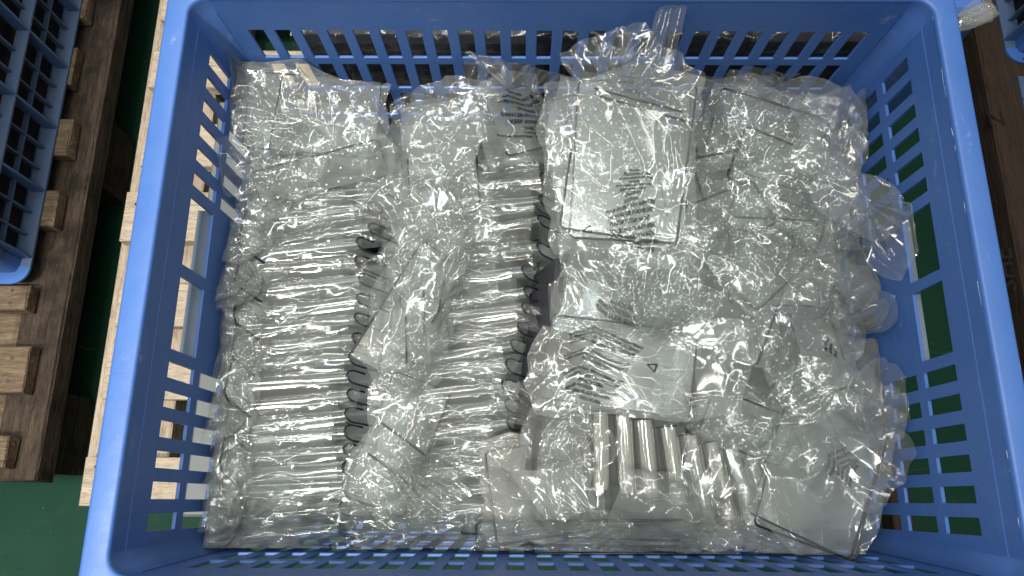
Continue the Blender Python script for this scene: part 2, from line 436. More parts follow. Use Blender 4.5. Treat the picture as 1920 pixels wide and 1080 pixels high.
tag(crate, 'large open blue plastic crate with slotted walls, filled with clear bagged pieces', 'crate')
Z0, PZ, HH = .0422, .05, .0397
rows = [(-(Z0 + r * PZ), -(Z0 + r * PZ + HH)) for r in range(5)]
zb = [-.004, -.0185, -.0195]
for a, b in rows: zb += [a, b]
zb.append(-H)
def side_holes(left):
    q, ws = .0213, .0119
    o_ = .0183 if left else .0206; g = .1295 if left else .1262
    YB = .2486
    H0 = [(YB - (o_ + i * q + ws), YB - (o_ + i * q)) for i in range(6)]
    L0 = [(YB - (o_ + 6 * q + g - q * 0 + i * q + ws), YB - (o_ + 6 * q + g + i * q)) for i in range(6)]
    mid = [(YB - (o_ + i * (q * 1.0) + ws), YB - (o_ + i * q)) for i in range(6, 12)]
    top = H0[-1][0]; bot = L0[0][1]; m = (top + bot) / 2
    hnd = [(m + .0045, top - .0095), (bot + .009, m - .0045)]
    return H0, L0, mid, hnd
def mk_side(side):
    H0, L0, mid, hnd = side_holes(side == 'L')
    sb = sorted(set([YN + RC, YB - RC] + [v for h in H0 + L0 + mid + hnd for v in h]))
    sb = [s for s in sb if YN + RC <= s <= YB - RC]
    def hole(s, z):
        r = None
        for k, (a, b) in enumerate(rows):
            if b < z < a: r = k
        if r is None: return False
        hs = H0 + L0 + (hnd if r == 0 else mid if r >= 2 else [])
        return any(a < s < b for a, b in hs)
    wall_panel(side, sb, zb, hole, .0026, 'side_wall', M['blue'], crate)
    # pocket ledge under the hand openings, outside light painted in as paleness
    x1 = W2 + TX * (rows[0][1]); sg = 1 if side == 'R' else -1
    y0, y1 = hnd[1][0] - .004, hnd[0][1] + .004
    mb = MB()
    xa, xb = x1 + .0032, x1 + (.0062 if side == 'R' else .013)
    zt = rows[0][1] - .002
    V = [(sg * xa, y0, zt), (sg * xb, y0, zt + .002), (sg * xb, y1, zt + .002), (sg * xa, y1, zt), (sg * xa, y0, zt - .05), (sg * xb, y0, zt - .045), (sg * xb, y1, zt - .045), (sg * xa, y1, zt - .05)]
    mb.add(V, [(0, 1, 2, 3), (1, 5, 6, 2), (0, 4, 5, 1), (3, 2, 6, 7), (4, 7, 6, 5), (0, 3, 7, 4)])
    mb.build('hand_ledge', M['pale'], crate)
mk_side('L'); mk_side('R')
def mk_end(side):
    xs = [(-W2 + .0292 + i * .022, -W2 + .0292 + i * .022 + .0127) for i in range(24)]
    sb = sorted(set([-W2 + RC, W2 - RC] + [v for h in xs for v in h]))
    def hole(s, z):
        return any(b < z < a for a, b in rows) and any(a < s < b for a, b in xs)
    wall_panel(side, sb, zb, hole, .0026, 'end_wall', M['blue'], crate)
mk_end('B'); mk_end('N')
# corner posts
for (sx, far) in ((-1, 1), (1, 1), (1, 0), (-1, 0)):
    V = []; n = 7; zs = [-.004, -.0185, -.0195] + [-.0195 - k * (H - .0195) / 6 for k in range(1, 7)]
    for z in zs:
        x0, x1, y0, y1, r = ring(0, z); r = RC
        cx = sx * (x1 - r); cyy = (y1 - r) if far else (y0 + r)
        st = -.00035 if z < -.019 else 0
        for th in (0, .0026):
            for k in range(n + 1):
                t = math.radians(90 * k / n); ca, sa = math.cos(t) * sx, math.sin(t) * (1 if far else -1)
                V.append((cx + ca * (r + th + st), cyy + sa * (r + th + st), z))
    Fc = []; R_ = 2 * (n + 1)
    for j in range(len(zs) - 1):
        for k in range(n):
            for b in (0, n + 1): Fc.append((j * R_ + b + k, j * R_ + b + k + 1, (j + 1) * R_ + b + k + 1, (j + 1) * R_ + b + k))
    mesh('corner_post', V, Fc, M['blue'], crate, True)
sweep([(0, -.0045), (.0, -.0022), (.0004, -.0010), (.0012, -.0003), (.0024, .0), (.0150, -.0002), (.0165, -.0006), (.0176, -.0018), (.0180, -.004), (.0180, -.032), (.0166, -.032), (.0166, -.006), (.0026, -.0055)], 'rim', M['blue'], crate)
# mould flash along the rim's inner edge, its highlight painted as white threads
M['rim_highlight'] = simple('painted_highlight', (.6, .68, .85), .4)
rnd = random.Random(5)
for side in (1, -1):
    y = YN + .02
    while y < YB - .03:
        L = rnd.uniform(.006, .050)
        if rnd.random() < (.75 if side == 1 else .3):
            mb = MB(); p = [(side * (W2 + rnd.uniform(-.0003, .0003)), y + L * k / 4, -.0042 + rnd.uniform(-.0004, .0004)) for k in range(5)]
            mb.tube(p, .00013, 4); mb.build('burr_highlight', M['rim_highlight'], crate)
        y += L + rnd.uniform(.002, .02)
# outer horizontal flanges and the base grid
for z in (-.0365,): pass
mb = MB(); x0, x1, y0, y1, r = ring(0, -H)
nb = 14
for k in range(nb):
    a = x0 + (x1 - x0) * k / (nb - 1); mb.box(a - .004, a + .004, y0, y1, -H - .004, -H, .0006)
for k in range(10):
    b = y0 + (y1 - y0) * k / 9; mb.box(x0, x1, b - .004, b + .004, -H - .0043, -H - .0002, .0006)
mb.build('base_grid', M['blue'], crate)
sweep([(-.003, -.288), (.010, -.288), (.010, -.2955), (-.003, -.2955)], 'base_flange', M['blue'], crate)

# ---------------------------------------------------------------- pallets
def pallet_near():
    rn = random.Random(3)
    p = empty('wooden_pallet', (-.1, .1, FZ)); tag(p, 'pale pine pallet with bright board ends, under the large blue crate', 'pallet')
    off = Vector((-.1, .1, FZ))
    zt = -.3005
    ys = [(-.132, -.082), (-.022, .026), (.058, .106), (.157, .217), (.249, .303), (.352, .403), (.445, .50), (.545, .60)]
    for k, (a, b) in enumerate(ys):
        mb = MB(); xe = -.480 + rn.uniform(-.003, .004) + (.004 if k in (2, 4) else 0)
        mb.box(xe, .292, a, b, zt - .018, zt - rn.uniform(0, .0015), .0012, .0008, rn)
        o = mb.build('board', M['wood'], p); o.location = -off
        for q in range(2 if k else 3):
            nl = MB()
            x = xe + .014 + rn.uniform(-.002, .004); y = a + (b - a) * ((q + .5) / (2 if k else 3)) + rn.uniform(-.004, .004)
            nl.tube([(x, y, zt - .003), (x, y, zt + .0004)], .0022, 8)
            nl.build('nail', M['nail'], o)
    for xa in (-.478, -.10, .215):
        mb = MB(); mb.box(xa - (.012 if xa < -.3 else 0), xa + .075, -.128, .62, zt - .062, zt - .0185, .0015); o = mb.build('stringer', M['wood_y'], p); o.location = -off
        for y in (-.128, .20, .54):
            mb = MB(); mb.box(xa + .002, xa + .073, y, y + .08, zt - .105, zt - .0625, .0015)
            o = mb.build('block', M['wood_y'], p); o.location = -off
        mb = MB(); mb.box(xa + .001, xa + .074, -.13, .62, FZ + .001, zt - .1055, .001); o = mb.build('runner', M['wood_y'], p); o.location = -off
pallet_near()
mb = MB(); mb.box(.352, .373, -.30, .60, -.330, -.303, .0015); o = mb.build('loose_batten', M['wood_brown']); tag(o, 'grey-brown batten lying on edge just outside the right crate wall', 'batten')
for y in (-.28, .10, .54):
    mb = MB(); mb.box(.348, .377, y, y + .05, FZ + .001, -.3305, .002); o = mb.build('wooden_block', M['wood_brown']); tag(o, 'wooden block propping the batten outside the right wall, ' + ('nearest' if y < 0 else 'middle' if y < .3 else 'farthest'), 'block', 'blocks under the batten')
def pallet_side(sx, label, mats, ys, xe, yb0, yb1, beam, boards_mat):
    rn = random.Random(8 + sx); p = empty('wooden_pallet', (sx * .9, .2, FZ)); tag(p, label, 'pallet', 'dark pallets at the sides')
    off = Vector((sx * .9, .2, FZ)); zt = -.298
    for k, (a, b) in enumerate(ys):
        mb = MB(); e = xe + rn.uniform(-.009, .009)
        mb.box(*sorted((sx * e, sx * 1.5)), a, b, zt - .019, zt, .002, .001, rn); o = mb.build('board', M[boards_mat], p); o.location = -off
        for q in range(2):
            nl = MB(); x = sx * (e + .018); y = a + (b - a) * (q + .5) / 2
            nl.tube([(x, y, zt - .003), (x, y, zt + .0004)], .0022, 8)
            nl.build('nail', M['nail'], o)
    for b0, b1, z0, z1, m in beam:
        mb = MB(); mb.box(*sorted((sx * b0, sx * b1)), yb0, yb1, z0, z1, .003, .0015, rn); o = mb.build('beam', M[m], p); o.location = -off
    for y in (yb0 + .01, .25, .62):
        mb = MB(); mb.box(*sorted((sx * (beam[0][0] + .01), sx * (beam[0][0] + .09))), y, y + .09, FZ + .001, beam[0][2] - .0005, .002)
        o = mb.build('block', M['wood_dark'], p); o.location = -off
    return p
YS_L = [(-.095, -.062), (-.017, .034), (.075, .1035), (.172, .217), (.262, .308), (.354, .404), (.445, .49), (.54, .585)]
pallet_side(-1, 'dark weathered pallet at the left, with a blackened beam and worn board ends', None, YS_L, .566, -.108, .75,
            [(.5400, .590, -.350, -.3180, 'wood_dark'), (.5905, .650, -.352, -.3190, 'wood_old')], 'wood_old')
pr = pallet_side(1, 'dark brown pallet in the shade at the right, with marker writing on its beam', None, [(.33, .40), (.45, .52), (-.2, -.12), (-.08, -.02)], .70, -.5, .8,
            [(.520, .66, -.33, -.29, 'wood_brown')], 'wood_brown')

# ---------------------------------------------------------------- neighbouring crates (outer walls seen)
def side_crate(xb, yn, yf, zb_, h, sx, label, group):
    """crate whose outer side wall faces the middle: bottom edge at xb, ribs standing out of the wall"""
    off = Vector((xb + sx * .2, (yn + yf) / 2, zb_)); c = empty('plastic_crate', off); tag(c, label, 'crate', group)
    def X(o_, z): return xb + sx * o_
    r = .02
    def slab(mb, y0, y1, z0, z1, o0, o1):
        V = [(X(o0, z0), y0, z0), (X(o0, z0), y1, z0), (X(o0, z1), y1, z1), (X(o0, z1), y0, z1), (X(o1, z0), y0, z0), (X(o1, z0), y1, z0), (X(o1, z1), y1, z1), (X(o1, z1), y0, z1)]
        mb.add(V, [(0, 1, 2, 3), (7, 6, 5, 4), (0, 4, 5, 1), (3, 2, 6, 7), (0, 3, 7, 4), (1, 5, 6, 2)])
    def part(name, mat, y0, y1, z0, z1, o0, o1):
        mb = MB(); slab(mb, y0, y1, z0, z1, o0, o1); o = mb.build(name, M[mat], c); o.location = -off; return o
    nz = 3; dz = .0775; dy = .0800; y_first = yn + .031
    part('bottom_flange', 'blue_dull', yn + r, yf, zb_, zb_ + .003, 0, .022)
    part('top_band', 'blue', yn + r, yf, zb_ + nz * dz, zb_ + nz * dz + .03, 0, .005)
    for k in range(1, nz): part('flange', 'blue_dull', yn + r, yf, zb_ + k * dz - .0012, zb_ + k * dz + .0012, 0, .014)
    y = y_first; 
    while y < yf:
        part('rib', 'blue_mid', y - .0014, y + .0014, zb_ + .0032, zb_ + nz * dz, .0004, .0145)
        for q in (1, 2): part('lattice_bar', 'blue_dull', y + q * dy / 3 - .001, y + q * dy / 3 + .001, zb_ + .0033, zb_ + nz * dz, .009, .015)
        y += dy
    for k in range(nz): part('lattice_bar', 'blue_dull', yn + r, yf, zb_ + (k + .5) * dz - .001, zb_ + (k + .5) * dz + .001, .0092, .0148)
    part('corner_panel', 'blue', yn + r, y_first - .0018, zb_ + .0033, zb_ + nz * dz, .012, .015)
    m = 8
    for z in [zb_ + .0015] + [zb_ + k * dz for k in range(1, nz + 1)]:
        V = []
        for zz in (z - .0015, z + .0015):
            for o_ in (0, .014):
                for k in range(m + 1):
                    a = math.pi / 2 * k / m; V.append((X(r - (r - o_) * math.cos(a), 0), yn + r - (r - o_) * math.sin(a), zz))
                V.append((X(.35, zz), yn + o_, zz))
        q = m + 2; Fc = []
        for k in range(q - 1):
            Fc += [(k, k + 1, q + k + 1, q + k), (2 * q + k, 3 * q + k, 3 * q + k + 1, 2 * q + k + 1), (k, 2 * q + k, 2 * q + k + 1, k + 1), (q + k, q + k + 1, 3 * q + k + 1, 3 * q + k)]
        cp = MB(); cp.add(V, Fc); o = cp.build('corner_flange', M['blue'], c); o.location = -off
    w_ = MB(); V = []
    for zz in (zb_ + .0032, zb_ + nz * dz + .028):
        for k in range(m + 1):
            a = math.pi / 2 * k / m; V.append((X(r - (r - .013) * math.cos(a), 0), yn + r - (r - .013) * math.sin(a), zz))
        V.append((X(.35, zz), yn + .013, zz))
    q = m + 2; w_.add(V, [(k, k + 1, q + k + 1, q + k) for k in range(q - 1)])
    o = w_.build('corner_wall', M['blue'], c); o.location = -off
    ins = MB(); ins.box(*sorted((X(.019, 0), X(.34, 0))), yn + .026, yf, zb_ + .0035, zb_ + .225, .002)  # black box added so the wall cells look deep and shaded
    o = ins.build('shade_box', M['ink'], None); tag(o, 'black box added for the shade inside the ' + label.split(',')[0], 'sheets')
    return c
side_crate(-.573, .103, .60, -.2975, .26, -1, 'blue ribbed crate at the upper left, standing on the dark pallet', 'neighbouring crates')
side_crate(.549, .380, .75, -.2895, .26, 1, 'blue ribbed crate in the upper right corner, lower corner rounded', 'neighbouring crates')
side_crate(.557, -.10, .362, -.2895, .26, 1, 'blue crate at the right edge, just a sliver of its corner showing', 'neighbouring crates')

# ---------------------------------------------------------------- clear bagged pieces: shared builders
def edge_mat_tube(pts, r, parent, name='cut_edge', closed=False):
    mb = MB(); mb.tube(pts, r, 5, closed); return mb.build(name, M['edge'], parent, True)
def arc_profile(r, d1, d2, n=10):
    """U turned upside down: up the front leg, over the top, down the back leg; list of (y, z), top at z = 0"""
    P = [(-r, -d1), (-r, -d1 * .5), (-r, -r)]
    P += [(-r * math.cos(math.pi * k / n), -r + r * math.sin(math.pi * k / n)) for k in range(1, n)]
    P += [(r, -r), (r, -d2 * .5), (r, -d2)]
    return P
def hook_piece(root, L, r, d1, d2, flap, rng, shear=.0, mat='acrylic'):
    """clear sheet folded over along its top, cut ends dark"""
    pr = arc_profile(r, d1, d2)
    sh = shear
    n = len(pr); V = [(x - sh * (z if x == 0 else 0), y, z) for x in (-L, 0) for (y, z) in pr]
    me = mesh('clear_sheet', V, [(k, k + 1, n + k + 1, n + k) for k in range(n - 1)], M[mat], root, True)
    edge_mat_tube([(.0003 - sh * z, y, z) for y, z in pr], .00085, me)
    if flap:
        a, b, c_ = flap
        p0 = Vector(a); p1 = Vector(b); p2 = Vector(c_); p3 = p0 + (p2 - p1)
        f = mesh('side_flap', [p0, p1, p2, p3], [(0, 1, 2, 3)], M['acrylic'], root)
        edge_mat_tube([p0, p1 + (p0 - p1).normalized() * .004, p1 + (p2 - p1).normalized() * .004, p2], .00105, f)
        mb = MB()
        for i in range(1, 5):
            for j in range(1, 5):
                q = p1 + (p0 - p1) * i / 5 + (p2 - p1) * j / 5; mb.add([q + Vector((.0006, 0, 0)), q + Vector((0, .0006, 0)), q + Vector((-.0006, 0, 0)), q + Vector((0, -.0006, 0)), q + Vector((0, 0, .0005))], [(0, 1, 4), (1, 2, 4), (2, 3, 4), (3, 0, 4)])
        o = mb.build('bumps', M['bump'], f); tag(o, kind='stuff')
def cap_bag(root, L, r, depth, left, right, seed, puff=.004, tail=.015, step=.0013, mat='film_clear', it=3, flat=True):
    rng = np.random.default_rng(seed)
    R0 = r + .0016; arc = math.pi * R0; tot = 2 * depth + arc
    nu = int((L + left + right) / step); nv = int(tot / step)
    X = np.linspace(-L - left, right, nu); t = np.linspace(0, tot, nv)
    y = np.where(t < depth, -R0, np.where(t < depth + arc, -R0 * np.cos((t - depth) / R0), R0))
    z = np.where(t < depth, -(depth - t), np.where(t < depth + arc, R0 * np.sin((t - depth) / R0), -(t - depth - arc)))
    z = z - r
    P = np.zeros((nv, nu, 3)); P[..., 0] = X[None]; P[..., 1] = y[:, None]; P[..., 2] = z[:, None]
    out = np.clip((-L - X) / max(left, 1e-6), 0, 1); outr = np.clip(X / max(right, 1e-6), 0, 1) if right > 0 else np.zeros(nu)
    endy = out * left
    P[..., 1] *= (1 + 1.1 * out + .5 * outr)[None]
    P[..., 2] = (P[..., 2] + r) * (1 - .35 * out)[None] - r - (.5 * endy)[None] * rng.uniform(.1, .7)
    loose = np.clip(out * 3 + outr * 2, 0, 1)[None]
    n1 = fnoise(rng, nv, nu, 9); n3 = fnoise(rng, nv, nu, 5)
    XX = X[None] + 0 * t[:, None]; TT = t[:, None] + 0 * X[None]
    F = (tri_field(rng, XX, TT, .0048, rng.normal() * .07, 7.0) + .8) * .0011 + creases(rng, XX, TT, 6, 3, .06, .0009, .0008, ang=0.0, spread=.14) + loose * (tri_field(rng, XX, TT, .013, .3, 1.5) + .5) * .005
    nrm_y = np.where(t < depth, -1, np.where(t < depth + arc, -np.cos((t - depth) / R0), 1))[:, None]; nrm_z = np.where((t > depth) & (t < depth + arc), np.sin((t - depth) / R0), 0)[:, None]
    F = np.minimum(F, puff * 1.3 + .012 * loose)
    P[..., 1] += nrm_y * F; P[..., 2] += nrm_z * F + tri_field(rng, XX, TT, .02) * .004 * loose; P[..., 0] += tri_field(rng, XX, TT, .02) * .003
    exu = .01 + .05 * loose + .02 * np.abs(n3); exv = .04 + .06 * loose + .03 * np.abs(n1)
    du = (X[1] - X[0]); dv = tot / (nv - 1)
    Lu = np.linalg.norm(np.diff(P, axis=1), axis=-1) * (1 + np.broadcast_to(exu, (nv, nu)))[:, 1:]; Lv = np.linalg.norm(np.diff(P, axis=0), axis=-1) * (1 + np.broadcast_to(exv, (nv, nu)))[1:]
    Lu = np.clip(Lu, .6 * du, 2.2 * du); Lv = np.clip(Lv, .6 * dv, 2.2 * dv)
    mxr = R0 + .0015 + puff * 1.2 + .012 * loose
    x0, x1 = X[0], X[-1]
    def col(P):
        np.clip(P[..., 0], x0 - .004, x1 + .004, out=P[..., 0])
        inside = (P[..., 0] > -L - .001) & (P[..., 0] < .001)
        yy = P[..., 1]; zz = P[..., 2] + r; up = zz > 0
        d = np.where(up, np.sqrt(yy * yy + zz * zz), np.abs(yy)) + 1e-9
        tgt = np.where(inside, np.maximum(d, r + .0007), d); tgt = np.minimum(tgt, mxr)
        k = tgt / d
        P[..., 1] = yy * k; P[..., 2] = np.where(up, zz * k, zz) - r
    col(P)
    k = 2.0 if flat else 1.0
    P[..., 1] *= k; P[..., 2] = np.where(P[..., 2] < -r, -r + (P[..., 2] + r) * (.42 if flat else .8), P[..., 2]) - (np.abs(P[..., 1]) * .12 + P[..., 1] * -.10 if flat else 0) + (.0012 if flat else 0)
    return grid_mesh('bag', P, M[mat], root)
def text_lines(lines, size, gap, fat=.04):
    """lettering as one flat mesh, lines stacked downwards, x right, y up"""
    V = []; Fc = []
    for k, t in enumerate(lines):
        if not t: continue
        cu = bpy.data.curves.new('t', 'FONT'); cu.body = t; cu.size = size; cu.align_x = 'CENTER'; cu.resolution_u = 1; cu.offset = size * fat
        ob = bpy.data.objects.new('t', cu); COL.objects.link(ob)
        dg = bpy.context.evaluated_depsgraph_get(); me = ob.evaluated_get(dg).to_mesh()
        b = len(V); V += [(v.co.x, v.co.y - k * gap, 0) for v in me.vertices]; Fc += [tuple(i + b for i in p.vertices) for p in me.polygons]
        ob.evaluated_get(dg).to_mesh_clear(); bpy.data.objects.remove(ob); bpy.data.curves.remove(cu)
    return V, Fc
def print_on(P, lines, size, gap, uc, vc, rot, W, Hh, parent, tri=None):
    """lay the print on film grid P (nv, nu), centred at (uc, vc) of its width W and height Hh"""
    V, Fc = text_lines(lines, size, gap)
    if tri:
        cx, cy_, s = tri; b = len(V)
        for k in range(3):
            a0 = math.radians(90 + 120 * k); a1 = math.radians(90 + 120 * (k + 1))
            p = np.array([math.cos(a0), math.sin(a0)]); q = np.array([math.cos(a1), math.sin(a1)]); q = p + (q - p) * .84
            n_ = np.array([-(q - p)[1], (q - p)[0]]); n_ = n_ / np.linalg.norm(n_) * .11
            b = len(V)
            for pp in (p - n_, q - n_, q + n_, p + n_): V.append((cx + pp[0] * s, cy_ + pp[1] * s, 0))
            Fc.append((b, b + 1, b + 2, b + 3))
            b = len(V); m_ = q
            for pp in (q - n_ * 2.4, q + (q - p) * .12, q + n_ * 2.4): V.append((cx + pp[0] * s, cy_ + pp[1] * s, 0))
            Fc.append((b, b + 1, b + 2))
    V = np.array(V); c, s_ = math.cos(rot), math.sin(rot); hgt = (len(lines) - 1) * gap
    x = V[:, 0]; y = V[:, 1] + hgt / 2
    X = c * x - s_ * y; Y = s_ * x + c * y
    nv, nu = P.shape[:2]
    u = np.clip((X / W + uc) * (nu - 1), 0, nu - 1.001); v = np.clip((Y / Hh + vc) * (nv - 1), 0, nv - 1.001)
    ui = u.astype(int); vi = v.astype(int); fu = (u - ui)[:, None]; fv = (v - vi)[:, None]
    A = P[vi, ui]; B = P[vi, ui + 1]; C_ = P[vi + 1, ui]; D_ = P[vi + 1, ui + 1]
    Q = (A * (1 - fu) + B * fu) * (1 - fv) + (C_ * (1 - fu) + D_ * fu) * fv
    N = np.cross(B - A, C_ - A); N /= (np.linalg.norm(N, axis=1, keepdims=True) + 1e-12); N *= np.sign(N[:, 2:3] + 1e-9)
    Q = Q + N * .0009
    o = mesh('warning_print', Q, Fc, M['ink'], parent)
def flat_sheet(root, pw, ph, cx, cy_, dots, rr=.004, lines=(), name='clear_plate', bend=0.0, er=.0005):
    """clear plate lying in the bag: rounded outline with dark cut edge and rows of small bumps"""
    out = []
    for (sx, sy, a0) in ((1, 1, 0), (-1, 1, 90), (-1, -1, 180), (1, -1, 270)):
        for k in range(4):
            t = math.radians(a0 + 30 * k); out.append((cx + sx * (pw / 2 - rr) + rr * math.cos(t), cy_ + sy * (ph / 2 - rr) + rr * math.sin(t)))
    def zz(x, y): return bend * ((x - cx) / pw * 2) ** 2
    n = len(out); nx = 8
    V = []; Fc = []
    for j in range(2):
        for i in range(nx + 1):
            x = cx - pw / 2 + pw * i / nx; V.append((x, cy_ + (j - .5) * ph, zz(x, 0)))
    for i in range(nx): Fc.append((i, i + 1, nx + 2 + i, nx + 1 + i))
    me = mesh(name, V, Fc, M['acrylic'], root)
    pts = []
    for k in range(n):
        a, b = out[k], out[(k + 1) % n]; m = 6 if (Vector(a) - Vector(b)).length > .02 else 1
        for q in range(m): x = a[0] + (b[0] - a[0]) * q / m; y = a[1] + (b[1] - a[1]) * q / m; pts.append((x, y, zz(x, y)))
    k0 = int((abs(pw * 7919 + ph * 104729) * 1000) % len(pts)); m_ = int(len(pts) * (.52 + .2 * ((pw * 3571 * 10) % 1)))
    edge_mat_tube([pts[(k0 + q) % len(pts)] for q in range(m_)], er, me)
    edge_mat_tube([pts[(k0 + q) % len(pts)] for q in range(m_ + 2, len(pts) - 2)], er * .35, me)
    for (x0, y0, x1, y1) in lines:
        edge_mat_tube([(cx + x0 * pw, cy_ + y0 * ph, zz(cx + x0 * pw, 0) + .0006), (cx + x1 * pw, cy_ + y1 * ph, zz(cx + x1 * pw, 0) + .0006)], er * .9, me, 'fold_line')
    if dots:
        mb = MB(); y = -ph / 2 + .005; row = 0
        while y < ph / 2 - .003:
            x = -pw / 2 + .005 + (row % 2) * dots / 2
            while x < pw / 2 - .003:
                q = Vector((cx + x, cy_ + y, zz(cx + x, 0) + .0022)); R_ = .00085
                mb.add([q + Vector((R_ * math.cos(a), R_ * math.sin(a), 0)) for a in [k * math.pi / 3 for k in range(6)]] + [q + Vector((0, 0, .0007))], [(k, (k + 1) % 6, 6) for k in range(6)])
                x += dots
            y += dots; row += 1
        o = mb.build('bumps', M['bump'], me); tag(o, kind='stuff')
    return me
def flat_film(root, W, Hh, t, puff, seed, ex=(.06, .06), ragged=.006, step=.0011, mat='film', it=0, pw=0, ph=0, skew=0.0, taper=0.0, round_=.45):
    rng = np.random.default_rng(seed)
    nu = int(W / step); nv = int(Hh / step)
    x = np.linspace(-W / 2, W / 2, nu); y = np.linspace(-Hh / 2, Hh / 2, nv)
    top = np.zeros((nv, nu, 3)); top[..., 0] = x[None]; top[..., 1] = y[:, None]
    top[..., 0] *= (1 - taper * (y / Hh + .5))[:, None]; top[..., 0] += skew * y[:, None]
    sx_ = x[None] / (W / 2); sy_ = y[:, None] / (Hh / 2)
    top[..., 0] *= 1 + round_ * (np.sqrt(np.clip(1 - sy_ ** 2 / 2, 0, 1)) - 1); top[..., 1] *= 1 + round_ * (np.sqrt(np.clip(1 - sx_ ** 2 / 2, 0, 1)) - 1)
    x0_, y0_ = top[..., 0].copy(), top[..., 1].copy()
    wx = tri_field(rng, x0_, y0_, .028) * ragged * 1.5; wy = tri_field(rng, x0_, y0_, .028) * ragged * 1.5
    top[..., 0] += wx; top[..., 1] += wy
    base = top.copy()
    edge = np.minimum(np.minimum(x[None] + W / 2, W / 2 - x[None]), np.minimum(y[:, None] + Hh / 2, Hh / 2 - y[:, None]))
    e = np.clip(edge / .02, 0, 1)
    outp = np.clip(1 - edge / .03, 0, 1)
    sag = tri_field(rng, top[..., 0], top[..., 1], .030) * .008 * outp
    def layer(sgn, sd):
        r2 = np.random.default_rng(sd); P = base.copy()
        crumple = min(1.6, (ex[0] + ex[1]) / .12); area_ = W * Hh / .012; a0 = r2.uniform(0, 3.14)
        BX, BY = base[..., 0], base[..., 1]
        M_ = np.clip(tri_field(r2, BX, BY, .038) * .9 + .35, 0, 1)
        F = tri_field(r2, BX, BY, .034, a0, 1.5) * .0062 * crumple + tri_field(r2, BX, BY, .013, a0, 2.8) * .0017 * crumple * M_
        F += creases(r2, BX, BY, int(1 + .8 * area_ * crumple), 2, .080, .0011, .0011, spread=.5)
        F += outp * (tri_field(r2, BX, BY, .018, a0 + 1, 1.6) * .0040 + creases(r2, BX, BY, int(1 + 2 * area_), 2, .026, .0018, .0012, spread=.8))
        F = F + .0038 * crumple * e
        P[..., 2] = sag + sgn * (t * e + F)
        fu = np.abs(fnoise(r2, nv, nu, 5)); fv = np.abs(fnoise(r2, nv, nu, 5))
        Lu = np.linalg.norm(np.diff(P, axis=1), axis=-1) * (1 + .35 * ex[0] * (.3 + fu) + .04 * outp)[:, 1:]; Lv = np.linalg.norm(np.diff(P, axis=0), axis=-1) * (1 + .35 * ex[1] * (.3 + fv) + .04 * outp)[1:]
        du, dv = W / (nu - 1), Hh / (nv - 1); Lu = np.clip(Lu, .5 * du, 2 * du); Lv = np.clip(Lv, .5 * dv, 2 * dv)
        cap = puff * 2.4 + .008 * outp
        bx = base[..., 0]; by = base[..., 1]
        ins = (np.abs(bx) < pw / 2) & (np.abs(by) < ph / 2)
        def col(P):
            P[..., 0] = np.clip(P[..., 0], bx - .006, bx + .006); P[..., 1] = np.clip(P[..., 1], by - .006, by + .006)
            z = P[..., 2]
            if sgn > 0: P[..., 2] = np.where(ins, np.clip(z, t, t + cap), np.clip(z, sag - .004, sag + cap))
            else: P[..., 2] = np.where(ins, np.clip(z, -t - cap * .5, -t), np.clip(z, sag - cap, sag + .003))
        col(P)
        return P
    T = layer(1, seed * 7 + 1)
    B = layer(-1, seed * 7 + 2)
    B[0] = T[0]; B[-1] = T[-1]; B[:, 0] = T[:, 0]; B[:, -1] = T[:, -1]
    o = join_grids('bag', [T, B[::2, ::2]], M[mat], root)
    return o, T
def tail_film(root, p0, d, w0, w1, L, seed, folds=5, amp=.006, name='bag_tail', mat='film', up=(0, 0, 1)):
    """gathered end of a bag: a strip folded like a fan, from p0 along d, narrow at first and opening to w1"""
    rng = np.random.default_rng(seed); step = .0011
    nu = int(max(w0, w1) * 1.2 / step); nv = int(L / step)
    u = np.linspace(-.5, .5, nu); v = np.linspace(0, 1, nv)
    d = np.array(d, float); d /= np.linalg.norm(d); upv = np.array(up, float); s = np.cross(d, upv); s /= np.linalg.norm(s); n = np.cross(s, d)
    wd = w0 + (w1 - w0) * np.sin(v * math.pi * .75) 
    ph_ = rng.uniform(0, 6.28); P = np.array(p0)[None, None] + d[None, None] * (v * L)[:, None, None] + s[None, None] * (u[None] * wd[:, None])[..., None]
    U2 = u[None] * wd[:, None]; V2 = v[:, None] * L + 0 * u[None]
    ph2 = u[None] * folds + .12 * tri_field(rng, U2, V2, .02) + ph_
    pleat = np.abs(2 * (ph2 - np.floor(ph2)) - 1) * amp * .8 * (1.15 - v)[:, None]
    F = pleat + tri_field(rng, U2, V2, .018, math.pi / 2, 2.6) * amp * .26 + creases(rng, U2, V2, 3, 3, L * .9, .0012, .0011, ang=math.pi / 2, spread=.3) + np.clip(v * 3 - 1.6, 0, 1)[:, None] * creases(rng, U2, V2, 2, 3, .018, .0016, .0012, spread=.8)
    P = P + n[None, None] * F[..., None]
    P += d[None, None] * (tri_field(rng, U2, V2, .014) * .007 * v[:, None])[..., None]
    sp = np.linalg.norm(np.diff(P, axis=1), axis=-1) * 1.03; sv = np.linalg.norm(np.diff(P, axis=0), axis=-1) * 1.05
    C0 = P.copy()
    def col(Q):
        D = Q - C0; l = np.linalg.norm(D, axis=-1, keepdims=True) + 1e-9; Q[:] = C0 + D * np.minimum(1, .004 / l)
    return grid_mesh(name, P, M[mat], root)

ORD = ['first', 'second', 'third', 'fourth', 'fifth', 'sixth', 'seventh', 'eighth', 'ninth', 'tenth', 'eleventh', 'twelfth', 'thirteenth', 'fourteenth', 'fifteenth', 'sixteenth', 'seventeenth', 'eighteenth', 'nineteenth', 'twentieth']

